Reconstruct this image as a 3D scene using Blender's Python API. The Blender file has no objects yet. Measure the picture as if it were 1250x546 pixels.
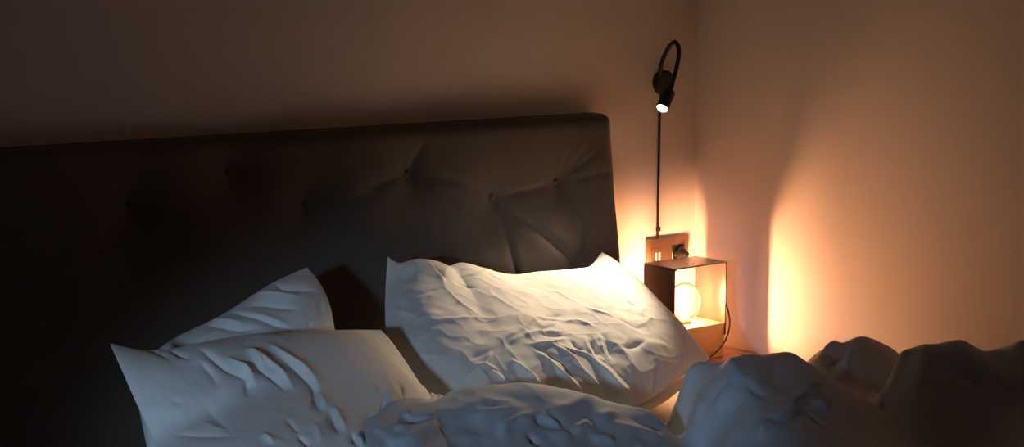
import bpy, bmesh, math
import numpy as np
from mathutils import Vector, Matrix
# ------------------------------------------------------------------ surfaces
def resample(pts, n, k=3):
    """smooth curve through the points, n samples evenly spaced along it"""
    P = np.asarray(pts, float)
    if len(P) == 2:
        t = np.linspace(0, 1, n)[:, None]
        return P[0] * (1 - t) + P[1] * t
    E = np.vstack([2 * P[0] - P[1], P, 2 * P[-1] - P[-2]])
    out = []
    for i in range(1, len(E) - 2):
        a, b, c, d = E[i - 1:i + 3]
        t = np.linspace(0, 1, 24, endpoint=False)[:, None]
        out.append(.5 * (2 * b + (c - a) * t + (2 * a - 5 * b + 4 * c - d) * t ** 2 + (3 * b - a - 3 * c + d) * t ** 3))
    Q = np.vstack(out + [P[-1:]])
    s = np.concatenate([[0], np.cumsum(np.linalg.norm(np.diff(Q, axis=0), axis=1))])
    w = np.linspace(0, s[-1], n)
    return np.stack([np.interp(w, s, Q[:, j]) for j in range(Q.shape[1])], 1)

def coons(top, right, bottom, left, nu, nv):
    """patch from four border curves; top/bottom run left to right, left/right run top to bottom"""
    T, B = resample(top, nu), resample(bottom, nu)
    L, R = resample(left, nv), resample(right, nv)
    u = np.linspace(0, 1, nu)[None, :, None]; v = np.linspace(0, 1, nv)[:, None, None]
    S = (1 - v) * T[None] + v * B[None] + (1 - u) * L[:, None] + u * R[:, None]
    S -= (1 - u) * (1 - v) * T[0] + u * (1 - v) * T[-1] + (1 - u) * v * B[0] + u * v * B[-1]
    return S

def grid_normals(S):
    du = np.gradient(S, axis=1); dv = np.gradient(S, axis=0)
    n = np.cross(dv, du)
    return n / np.maximum(np.linalg.norm(n, axis=2, keepdims=True), 1e-9)

def vnoise(p, freq, seed):
    """smooth value noise on 3-D points"""
    q = np.asarray(p, float) * freq
    i = np.floor(q).astype(np.int64); f = q - i
    f = f * f * f * (f * (f * 6 - 15) + 10)
    def h(a, b, c):
        n = (a * 374761393 + b * 668265263 + c * 2147483647 + seed * 974634777) & 0x7fffffff
        n = ((n ^ (n >> 13)) * 1274126177) & 0x7fffffff
        n = n ^ (n >> 16)
        return (n & 0xffff) / 32767.5 - 1
    r = 0
    for dx in (0, 1):
        for dy in (0, 1):
            for dz in (0, 1):
                w = (f[..., 0] if dx else 1 - f[..., 0]) * (f[..., 1] if dy else 1 - f[..., 1]) * (f[..., 2] if dz else 1 - f[..., 2])
                r = r + w * h(i[..., 0] + dx, i[..., 1] + dy, i[..., 2] + dz)
    return r

def crumple(p, freq, seed, warp=.25):
    """sharp little creases: ridged noise on bent coordinates"""
    q = np.asarray(p, float)
    w = np.stack([vnoise(q, freq * .6, seed + k) for k in (5, 6, 7)], -1)
    q = q + w * warp / freq
    return (1 - np.abs(vnoise(q, freq, seed))) ** 4

def folds(S, N, strokes):
    """height over a grid S from fold lines: each is (polyline of 3-D points, height, width on one side, width on the other)"""
    H = np.zeros(S.shape[:2])
    for line, amp, wa, wb in strokes:
        Q = resample(line, max(8, 6 * len(line)))
        reach = 4.2 * max(wa, wb)
        lo, hi = Q.min(0) - reach, Q.max(0) + reach
        m = np.all((S > lo) & (S < hi), axis=2)
        if not m.any():
            continue
        P, PN = S[m], N[m]
        best = np.full(len(P), 1e9); side = np.zeros(len(P)); tt = np.zeros(len(P))
        for k in range(len(Q) - 1):
            a, d = Q[k], Q[k + 1] - Q[k]
            t = np.clip(((P - a) @ d) / max(d @ d, 1e-12), 0, 1)
            r = P - (a + t[:, None] * d)
            r = r - np.sum(r * PN, 1)[:, None] * PN * .7
            dist = np.linalg.norm(r, axis=1)
            s = np.sum(np.cross(np.broadcast_to(d, r.shape), r) * PN, 1)
            c = dist < best
            best[c] = dist[c]; side[c] = s[c]; tt[c] = (k + t[c]) / (len(Q) - 1)
        w = np.where(side > 0, wa, wb)
        e = np.clip(np.minimum(tt, 1 - tt) / .4, 0, 1)
        taper = e * e * (3 - 2 * e)
        x = best / (w * 1.25)
        prof = np.exp(-1.5 * (np.sqrt(x * x + .05) - .2236))
        H[m] += amp * taper * prof * np.clip(1.6 - x * .5, 0, 1)
    return H

def pillow_sheet(border, bulge, nu, nv, power=.75, pinch=0.):
    S = coons(*border, nu, nv)
    u = np.linspace(-1, 1, nu)[None, :]; v = np.linspace(-1, 1, nv)[:, None]
    prof = (np.clip(1 - np.abs(u) ** 3, 0, 1) * np.clip(1 - np.abs(v) ** 3, 0, 1)) ** power
    return S, grid_normals(S), prof

def tps_fit(P, reg=1e-5):
    P = np.asarray(P, float); n = len(P)
    d = np.linalg.norm(P[:, None, :2] - P[None, :, :2], axis=2)
    K = np.where(d > 0, d ** 2 * np.log(d + 1e-12), 0) + np.eye(n) * reg
    A = np.zeros((n + 3, n + 3)); A[:n, :n] = K
    A[:n, n] = 1; A[:n, n + 1:] = P[:, :2]; A[n, :n] = 1; A[n + 1:, :n] = P[:, :2].T
    return P[:, :2], np.linalg.solve(A, np.concatenate([P[:, 2], [0, 0, 0]]))

def tps_eval(fit, X, Y):
    C, w = fit
    z = w[-3] + w[-2] * X + w[-1] * Y
    for i in range(len(C)):
        d2 = (X - C[i, 0]) ** 2 + (Y - C[i, 1]) ** 2
        z = z + w[i] * .5 * d2 * np.log(d2 + 1e-12)
    return z
# ------------------------------------------------------------------ end surfaces

# measured points of the place, in metres (room corner at the origin, x along the bed wall, y out of it, z up)
PILLOWS = {'A': {'border': [[[-1.1232,-0.24,0.8855],[-1.0892,-0.235,0.8675],[-1.044,-0.23,0.871],[-0.9903,-0.22,0.8608],[-0.9487,-0.21,0.8427],[-0.9063,-0.2,0.8443],[-0.8617,-0.2,0.8306],[-0.798,-0.185,0.8071],[-0.7407,-0.18,0.7966],[-0.6765,-0.18,0.7954],[-0.5872,-0.175,0.7891],[-0.5111,-0.165,0.7876],[-0.448,-0.145,0.8159]],[[-0.448,-0.145,0.8159],[-0.4435,-0.19,0.8015],[-0.4363,-0.24,0.7742],[-0.4344,-0.275,0.7575],[-0.4432,-0.36,0.7152],[-0.4419,-0.44,0.669],[-0.4357,-0.5,0.6184]],[[-1.3016,-0.55,0.6344],[-1.248,-0.66,0.633],[-1.1246,-0.7,0.6131],[-0.9533,-0.69,0.6003],[-0.7462,-0.63,0.597],[-0.5815,-0.56,0.6098],[-0.4357,-0.5,0.6184]],[[-1.1232,-0.24,0.8855],[-1.1412,-0.26,0.8349],[-1.1903,-0.33,0.7914],[-1.2469,-0.42,0.7468],[-1.2859,-0.5,0.6858],[-1.3016,-0.55,0.6344]]],'bulge': 0.052,'back': 0.04,'nu': 420,'nv': 290,'folds': [([[-0.8281,-0.4514,0.7555],[-0.871,-0.4583,0.7614],[-0.9281,-0.4833,0.7645],[-0.9925,-0.5216,0.7581],[-1.05,-0.5441,0.7503],[-1.1187,-0.5778,0.7365],[-1.168,-0.5946,0.7261]],0.007,0.009000000000000001,0.016),([[-0.8409,-0.4664,0.7522],[-0.8858,-0.4774,0.7574],[-0.9323,-0.4892,0.7629]],-0.005600000000000001,0.005,0.005),([[-0.8593,-0.483,0.7492],[-0.9185,-0.5108,0.7506],[-0.972,-0.5272,0.7529]],-0.0048000000000000004,0.005,0.005),([[-0.8539,-0.5131,0.7354],[-0.9052,-0.5187,0.744],[-0.9637,-0.5287,0.7509],[-1.0247,-0.5496,0.7474]],0.005,0.006,0.006),([[-0.8701,-0.5273,0.732],[-0.9207,-0.5321,0.7409],[-0.9665,-0.538,0.7468]],-0.0064,0.005,0.005),([[-0.8694,-0.5322,0.7295],[-0.9423,-0.5582,0.7319],[-0.9875,-0.564,0.7362],[-1.021,-0.5624,0.7405]],0.008,0.005,0.007),([[-0.9582,-0.5533,0.7375],[-0.93,-0.5812,0.7159],[-0.9175,-0.614,0.6906],[-0.8982,-0.6396,0.663],[-0.8734,-0.6524,0.6389]],0.011,0.006,0.01),([[-0.9866,-0.5764,0.7291],[-0.9718,-0.5942,0.7159],[-0.9543,-0.6099,0.7019],[-0.946,-0.6351,0.6801]],-0.0072000000000000015,0.007,0.006),([[-1.0077,-0.5714,0.7344],[-0.99,-0.604,0.7122],[-0.9765,-0.6351,0.6866],[-0.9414,-0.6612,0.6518]],0.011,0.006,0.01),([[-0.9917,-0.5939,0.7191],[-0.9879,-0.6204,0.7002],[-0.9971,-0.6542,0.6727]],-0.005600000000000001,0.006,0.006),([[-1.0765,-0.591,0.7261],[-1.0655,-0.6255,0.7035],[-1.0502,-0.655,0.6784]],0.01,0.005,0.011),([[-1.0758,-0.6014,0.7198],[-1.0851,-0.6317,0.6993],[-1.0829,-0.6466,0.6874]],-0.0048000000000000004,0.005,0.006),([[-1.0604,-0.6239,0.7046],[-1.0497,-0.6534,0.6799]],0.006,0.005,0.006),([[-1.103,-0.5723,0.7384],[-1.1353,-0.5948,0.7269],[-1.1578,-0.613,0.7144]],0.007,0.004,0.006),([[-1.1782,-0.6004,0.7214],[-1.1439,-0.6038,0.7211],[-1.1164,-0.618,0.7102]],0.006,0.004,0.006),([[-1.2085,-0.622,0.7005],[-1.1827,-0.6112,0.7135],[-1.1473,-0.5996,0.7239]],0.005,0.004,0.006),([[-1.1512,-0.6093,0.7173],[-1.1305,-0.6247,0.7058],[-1.1202,-0.6457,0.6887]],0.005,0.005,0.006),([[-0.9406,-0.606,0.7019],[-0.9201,-0.6162,0.6896],[-0.9023,-0.6391,0.6647]],-0.0064,0.006,0.006),([[-0.8206,-0.5156,0.7286],[-0.8507,-0.5627,0.7096],[-0.8587,-0.6061,0.6822]],0.009000000000000001,0.005,0.007),([[-0.8018,-0.5181,0.7247],[-0.8357,-0.5672,0.704],[-0.8344,-0.5953,0.6848]],-0.0064,0.006,0.006),([[-0.7801,-0.5113,0.725],[-0.8105,-0.5594,0.7041],[-0.814,-0.5824,0.6898]],0.007,0.006,0.006),([[-0.8736,-0.535,0.729],[-0.8752,-0.5588,0.7168],[-0.8585,-0.5728,0.7052]],-0.0072000000000000015,0.007,0.007),([[-0.9391,-0.5543,0.7334],[-0.9098,-0.5737,0.716],[-0.8685,-0.5833,0.7007],[-0.8636,-0.6103,0.68]],0.006,0.004,0.005),([[-0.995,-0.5366,0.7513],[-1.0378,-0.5532,0.746],[-1.0566,-0.5589,0.7432]],0.004,0.005,0.005),([[-0.9497,-0.593,0.7126],[-0.9296,-0.6039,0.7009],[-0.9638,-0.621,0.6956]],0.005,0.005,0.005),([[-1.1497,-0.4705,0.7855],[-1.1063,-0.4717,0.7861],[-1.0518,-0.4691,0.7799],[-1.0034,-0.4822,0.775]],0.003,0.005,0.009000000000000001),([[-1.171,-0.5416,0.7552],[-1.1222,-0.5389,0.7582],[-1.0582,-0.5169,0.7621]],-0.0024000000000000002,0.01,0.008),([[-1.1857,-0.5869,0.7288],[-1.1339,-0.5791,0.7366],[-1.0968,-0.5675,0.7406]],-0.0048000000000000004,0.007,0.007),([[-0.8685,-0.5736,0.7068],[-0.8599,-0.6018,0.6859],[-0.8495,-0.6244,0.6636],[-0.8295,-0.6425,0.6343],[-0.7842,-0.643,0.5965]],0.015,0.026000000000000002,0.008),([[-0.8096,-0.5182,0.7258],[-0.8286,-0.5606,0.7066],[-0.8261,-0.5947,0.6834],[-0.8216,-0.6197,0.6599],[-0.8064,-0.6303,0.6418],[-0.7958,-0.6392,0.6219],[-0.7709,-0.6385,0.5966]],-0.005600000000000001,0.008,0.004),([[-0.8324,-0.5484,0.7142],[-0.8332,-0.5762,0.6979],[-0.8376,-0.5899,0.6895],[-0.8278,-0.6057,0.6749],[-0.8202,-0.6246,0.6542],[-0.811,-0.6328,0.6403],[-0.8083,-0.6403,0.6272],[-0.7946,-0.6422,0.6146],[-0.7753,-0.64,0.5965]],0.004,0.003,0.004),([[-0.8012,-0.5262,0.7206],[-0.8275,-0.578,0.6956],[-0.8238,-0.6061,0.6735]],0.007,0.006,0.006),([[-0.7736,-0.5197,0.7202],[-0.794,-0.5678,0.6958],[-0.8083,-0.599,0.6756]],-0.0064,0.006,0.006),([[-0.6603,-0.5319,0.6923],[-0.7101,-0.5511,0.6909],[-0.7648,-0.562,0.6944]],-0.0072000000000000015,0.007,0.007),([[-0.7239,-0.5669,0.682],[-0.6568,-0.5388,0.6861],[-0.5936,-0.5303,0.6707],[-0.5501,-0.5281,0.6505]],0.009000000000000001,0.016,0.034),([[-0.4816,-0.4563,0.6828],[-0.5107,-0.5022,0.6586],[-0.5272,-0.5257,0.639]],-0.0032,0.005,0.005),([[-0.4687,-0.4686,0.6669],[-0.4753,-0.4937,0.647],[-0.4766,-0.5092,0.629]],-0.0032,0.005,0.005),([[-0.5562,-0.5165,0.6673],[-0.5738,-0.5462,0.639],[-0.5948,-0.5647,0.6171]],0.004,0.007,0.007),([[-0.6789,-0.5673,0.6679],[-0.7089,-0.6029,0.6359],[-0.7306,-0.6246,0.6007]],0.003,0.006,0.006),([[-0.6524,-0.5659,0.6583],[-0.6879,-0.5973,0.6321],[-0.7174,-0.6196,0.6013]],-0.0024000000000000002,0.006,0.006),([[-0.7451,-0.6106,0.6429],[-0.7463,-0.627,0.6129],[-0.762,-0.6355,0.5967]],-0.0032,0.006,0.008),([[-0.679,-0.4155,0.754],[-0.6938,-0.4538,0.7408],[-0.6819,-0.4767,0.7287],[-0.6572,-0.4967,0.714],[-0.6088,-0.4773,0.7139]],-0.004,0.007,0.007),([[-0.5858,-0.382,0.7527],[-0.5838,-0.4007,0.7446],[-0.5676,-0.4038,0.7393]],-0.004,0.005,0.007),([[-0.7375,-0.3996,0.7642],[-0.7269,-0.4411,0.7494],[-0.6988,-0.4615,0.7382],[-0.6839,-0.4923,0.7213]],0.005,0.008,0.006),([[-0.9041,-0.4707,0.7644],[-0.8581,-0.455,0.7597],[-0.816,-0.4453,0.7558]],-0.0048000000000000004,0.006,0.006),([[-0.7298,-0.4085,0.761],[-0.7005,-0.4281,0.7517],[-0.6907,-0.4466,0.7434]],-0.0032,0.006,0.006),([[-0.5267,-0.3886,0.7346],[-0.5892,-0.4386,0.7289],[-0.5538,-0.4482,0.714]],0.004,0.006,0.008),([[-0.8551,-0.4803,0.7495],[-0.8022,-0.4704,0.7451],[-0.7676,-0.5054,0.7264]],0.006,0.007,0.007),([[-0.5317,-0.4233,0.7197],[-0.6083,-0.4716,0.7169],[-0.6565,-0.4892,0.7179]],0.004,0.007,0.007),([[-0.6711,-0.3087,0.7877],[-0.6807,-0.2963,0.7913],[-0.7409,-0.312,0.7885]],-0.0024000000000000002,0.008,0.008),([[-1.1112,-0.2464,0.8626],[-1.1139,-0.2697,0.8316],[-1.151,-0.3456,0.8068],[-1.1848,-0.3897,0.7864]],0.006,0.012,0.01),([[-1.1492,-0.3427,0.8079],[-1.117,-0.3557,0.8196],[-1.0542,-0.3468,0.8257]],-0.0048000000000000004,0.008,0.01),([[-1.0227,-0.2264,0.8683],[-1.0255,-0.2744,0.8457],[-1.0477,-0.3421,0.8267]],0.009000000000000001,0.004,0.014),([[-1.0139,-0.2356,0.8642],[-1.0204,-0.2824,0.8424],[-1.0307,-0.324,0.8307]],-0.005600000000000001,0.008,0.005),([[-1.0203,-0.3244,0.8291],[-0.9893,-0.3256,0.82],[-0.9724,-0.3592,0.8129]],-0.004,0.007,0.01),([[-1.1663,-0.436,0.7916],[-1.1198,-0.4283,0.8002],[-1.0377,-0.3968,0.8055]],-0.0048000000000000004,0.006,0.012),([[-1.2036,-0.4267,0.7755],[-1.1635,-0.4312,0.7932],[-1.1177,-0.4288,0.8001]],0.004,0.008,0.01),([[-0.9005,-0.238,0.8389],[-0.8852,-0.2812,0.8249],[-0.8663,-0.3254,0.8078]],-0.004,0.009000000000000001,0.007),([[-0.9627,-0.2787,0.8281],[-0.9168,-0.2808,0.8308],[-0.8355,-0.2158,0.823]],0.004,0.009000000000000001,0.009000000000000001),([[-1.1778,-0.442,0.7869],[-1.1378,-0.4623,0.789],[-1.088,-0.4686,0.7859],[-1.0226,-0.467,0.7798]],0.004,0.006,0.009000000000000001),([[-0.8006,-0.2065,0.8116],[-0.7703,-0.2243,0.8045],[-0.7881,-0.2946,0.7961]],-0.0024000000000000002,0.009000000000000001,0.009000000000000001),([[-1.0649,-0.2438,0.8643],[-1.0844,-0.2652,0.8443],[-1.1151,-0.2984,0.8268]],-0.0032,0.012,0.008),([[-0.9461,-0.2125,0.843],[-1.0018,-0.2733,0.8425],[-1.0244,-0.3107,0.834]],0.004,0.01,0.008),([[-1.1961,-0.3427,0.7871],[-1.1734,-0.3617,0.7932],[-1.1789,-0.4347,0.7877]],0.005,0.01,0.01)]},'B': {'border': [[[-1.867,-0.52,0.8482],[-1.8172,-0.51,0.8299],[-1.7596,-0.5,0.8175],[-1.6972,-0.5,0.8192],[-1.6277,-0.49,0.8186],[-1.5222,-0.48,0.8107],[-1.4177,-0.48,0.8033],[-1.351,-0.48,0.7978],[-1.3125,-0.5,0.7962]],[[-1.3125,-0.5,0.7962],[-1.3117,-0.54,0.776],[-1.3196,-0.6,0.7472],[-1.3271,-0.65,0.7222],[-1.337,-0.7,0.7062],[-1.421,-0.85,0.6735],[-1.5011,-0.95,0.6273]],[[-1.9658,-0.95,0.6676],[-1.8799,-1.0,0.6631],[-1.6975,-1.0,0.6386],[-1.5011,-0.95,0.6273]],[[-1.867,-0.52,0.8482],[-1.8726,-0.58,0.8097],[-1.8736,-0.64,0.7599],[-1.8754,-0.7,0.7107],[-1.9288,-0.85,0.6849],[-1.9658,-0.95,0.6676]]],'bulge': 0.07,'back': 0.035,'nu': 420,'nv': 330,'folds': [([[-1.6047,-0.5716,0.8277],[-1.6027,-0.6319,0.8123],[-1.5892,-0.6788,0.792],[-1.5889,-0.7201,0.7734],[-1.6025,-0.7633,0.7635]],0.011,0.014,0.005),([[-1.6158,-0.6225,0.8167],[-1.6001,-0.6816,0.7916],[-1.5972,-0.7265,0.7717],[-1.624,-0.7763,0.7619],[-1.6414,-0.8328,0.7519]],-0.009000000000000001,0.005,0.008),([[-1.653,-0.5994,0.8255],[-1.6474,-0.6461,0.8102],[-1.6371,-0.6829,0.7938],[-1.6367,-0.7418,0.7689]],0.01,0.013000000000000001,0.005),([[-1.666,-0.6345,0.8154],[-1.6616,-0.6705,0.8006],[-1.6507,-0.7023,0.7842],[-1.6533,-0.737,0.7703]],-0.008,0.005,0.008),([[-1.698,-0.6369,0.8144],[-1.6928,-0.6698,0.8009],[-1.6928,-0.7058,0.7822]],0.008,0.01,0.005),([[-1.707,-0.658,0.8054],[-1.6999,-0.6838,0.7943],[-1.7095,-0.7117,0.7777]],-0.007,0.005,0.007),([[-1.594,-0.735,0.7692],[-1.6132,-0.7805,0.7608],[-1.6294,-0.8211,0.7539]],0.007,0.009000000000000001,0.005),([[-1.6054,-0.7976,0.7574],[-1.6262,-0.852,0.7466],[-1.6407,-0.8993,0.7317]],0.009000000000000001,0.01,0.005),([[-1.6174,-0.8093,0.7557],[-1.6374,-0.8591,0.7453],[-1.656,-0.8969,0.7339]],-0.007,0.005,0.007),([[-1.423,-0.6865,0.7653],[-1.4595,-0.7517,0.7519],[-1.508,-0.8178,0.7436],[-1.5631,-0.8695,0.7357]],0.007,0.01,0.012),([[-1.4879,-0.7736,0.7521],[-1.5342,-0.8346,0.7432],[-1.5693,-0.8622,0.7392]],-0.008,0.006,0.006),([[-1.5396,-0.8228,0.7474],[-1.5894,-0.8737,0.7373],[-1.6242,-0.9248,0.7168]],-0.012,0.006,0.006),([[-1.5447,-0.8559,0.7378],[-1.5833,-0.8928,0.7287],[-1.6125,-0.9264,0.714]],0.008,0.009000000000000001,0.009000000000000001),([[-1.6256,-0.8886,0.735],[-1.6397,-0.9261,0.7179]],-0.008,0.006,0.006),([[-1.6147,-0.8959,0.731],[-1.6348,-0.9301,0.7147]],0.005,0.006,0.006),([[-1.7181,-0.8744,0.7449],[-1.7188,-0.9186,0.7286]],-0.008,0.005,0.006),([[-1.6698,-0.8415,0.7513],[-1.6882,-0.8923,0.7378],[-1.7066,-0.9222,0.7261]],0.006,0.012,0.009000000000000001),([[-1.7666,-0.8471,0.7493],[-1.7699,-0.8956,0.7384]],0.006,0.008,0.005),([[-1.4143,-0.7076,0.7536],[-1.4493,-0.7733,0.7419],[-1.5008,-0.8378,0.7349]],-0.005,0.006,0.007),([[-1.476,-0.7196,0.7647],[-1.5022,-0.7839,0.7519],[-1.5294,-0.8263,0.7449]],0.004,0.008,0.008),([[-1.3889,-0.5121,0.806],[-1.437,-0.6027,0.8016],[-1.4528,-0.6729,0.778],[-1.4531,-0.7032,0.7664]],-0.002,0.014,0.014),([[-1.7032,-0.8097,0.7579],[-1.7124,-0.8626,0.7478],[-1.7194,-0.8847,0.7419]],-0.005,0.006,0.007),([[-1.7268,-0.5577,0.8289],[-1.7181,-0.6415,0.8113],[-1.6957,-0.6875,0.7926]],-0.01,0.005,0.008),([[-1.7027,-0.6128,0.8221],[-1.6957,-0.6485,0.8099],[-1.6857,-0.6928,0.79]],0.008,0.012,0.005),([[-1.7577,-0.5157,0.8233],[-1.7612,-0.565,0.8245],[-1.7568,-0.5997,0.8185]],-0.007,0.005,0.006),([[-1.7484,-0.5987,0.8203],[-1.7461,-0.6498,0.8033],[-1.7557,-0.6887,0.7825]],-0.006,0.005,0.01),([[-1.6498,-0.5896,0.8275],[-1.6553,-0.6402,0.8129],[-1.6565,-0.6742,0.7988]],0.008,0.01,0.005),([[-1.6984,-0.6838,0.7944],[-1.7201,-0.7214,0.7717]],-0.005,0.006,0.006),([[-1.7874,-0.6744,0.7821],[-1.7877,-0.7378,0.7528],[-1.8073,-0.8419,0.7436]],-0.003,0.008,0.008),([[-1.8599,-0.6894,0.7308],[-1.8402,-0.7403,0.7357],[-1.8184,-0.8096,0.7427],[-1.7907,-0.8482,0.7461]],-0.004,0.006,0.009000000000000001),([[-1.8321,-0.663,0.775],[-1.8132,-0.6821,0.7702]],-0.002,0.006,0.009000000000000001),([[-1.8678,-0.5448,0.8336],[-1.8734,-0.6149,0.7812],[-1.8776,-0.7185,0.7101]],0.003,0.005,0.005),([[-1.8484,-0.5162,0.841],[-1.8013,-0.5157,0.8282],[-1.7882,-0.5595,0.8252],[-1.7872,-0.5992,0.8156]],-0.005,0.012,0.009000000000000001),([[-1.8062,-0.7167,0.751],[-1.8056,-0.7853,0.7464],[-1.7878,-0.8144,0.7495]],0.004,0.01,0.01)]},'C': {'border': [[[-1.7264,-0.31,0.7384],[-1.6592,-0.31,0.7862],[-1.5567,-0.31,0.82],[-1.4895,-0.3,0.8453],[-1.4204,-0.29,0.8714],[-1.3402,-0.28,0.8908]],[[-1.3402,-0.28,0.8908],[-1.3307,-0.31,0.8628],[-1.3334,-0.35,0.8281],[-1.3522,-0.4,0.7816],[-1.3735,-0.45,0.7212],[-1.3857,-0.48,0.5777]],[[-1.754,-0.43,0.5706],[-1.662,-0.48,0.5654],[-1.5394,-0.5,0.5627],[-1.3857,-0.48,0.5777]],[[-1.7264,-0.31,0.7384],[-1.7438,-0.36,0.682],[-1.754,-0.43,0.5706]]],'bulge': 0.05,'back': 0.03,'nu': 260,'nv': 200,'folds': [([[-1.4263,-0.2908,0.8695],[-1.42,-0.3342,0.8625],[-1.3482,-0.3418,0.8497]],-0.008,0.007,0.009000000000000001),([[-1.494,-0.3007,0.8436],[-1.4624,-0.3259,0.8551],[-1.4311,-0.3519,0.8538],[-1.3905,-0.365,0.8459]],0.006,0.009000000000000001,0.009000000000000001),([[-1.5285,-0.3398,0.8313],[-1.489,-0.3449,0.8425],[-1.452,-0.3737,0.8398],[-1.4123,-0.3934,0.8275]],-0.007,0.007,0.009000000000000001),([[-1.5477,-0.3184,0.8258],[-1.5124,-0.3734,0.8262],[-1.4799,-0.4084,0.8129],[-1.4418,-0.4299,0.797]],-0.008,0.006,0.009000000000000001),([[-1.526,-0.3485,0.8304],[-1.4857,-0.3923,0.8224],[-1.4543,-0.4178,0.8084]],0.005,0.008,0.008),([[-1.6004,-0.3169,0.809],[-1.5582,-0.3846,0.8088],[-1.507,-0.4086,0.8072]],-0.007,0.008,0.009000000000000001),([[-1.5796,-0.3143,0.8144],[-1.5584,-0.3592,0.8182],[-1.5295,-0.3895,0.8138]],0.006,0.01,0.01),([[-1.3514,-0.3536,0.8417],[-1.3739,-0.3927,0.8159],[-1.3969,-0.4259,0.7894]],-0.006,0.006,0.008),([[-1.4206,-0.4131,0.8112],[-1.4148,-0.424,0.7988]],-0.004,0.008,0.008)]},'U': {'border': [[[-1.12,-0.2,0.59],[-0.8,-0.19,0.595],[-0.41,-0.2,0.59]],[[-0.41,-0.2,0.59],[-0.43,-0.35,0.585],[-0.45,-0.49,0.58]],[[-1.12,-0.6,0.58],[-0.9,-0.64,0.58],[-0.72,-0.625,0.58],[-0.58,-0.555,0.58],[-0.45,-0.49,0.58]],[[-1.12,-0.2,0.59],[-1.13,-0.4,0.585],[-1.12,-0.6,0.58]]],'bulge': 0.035,'back': 0.04,'nu': 120,'nv': 90,'folds': []}}
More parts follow.
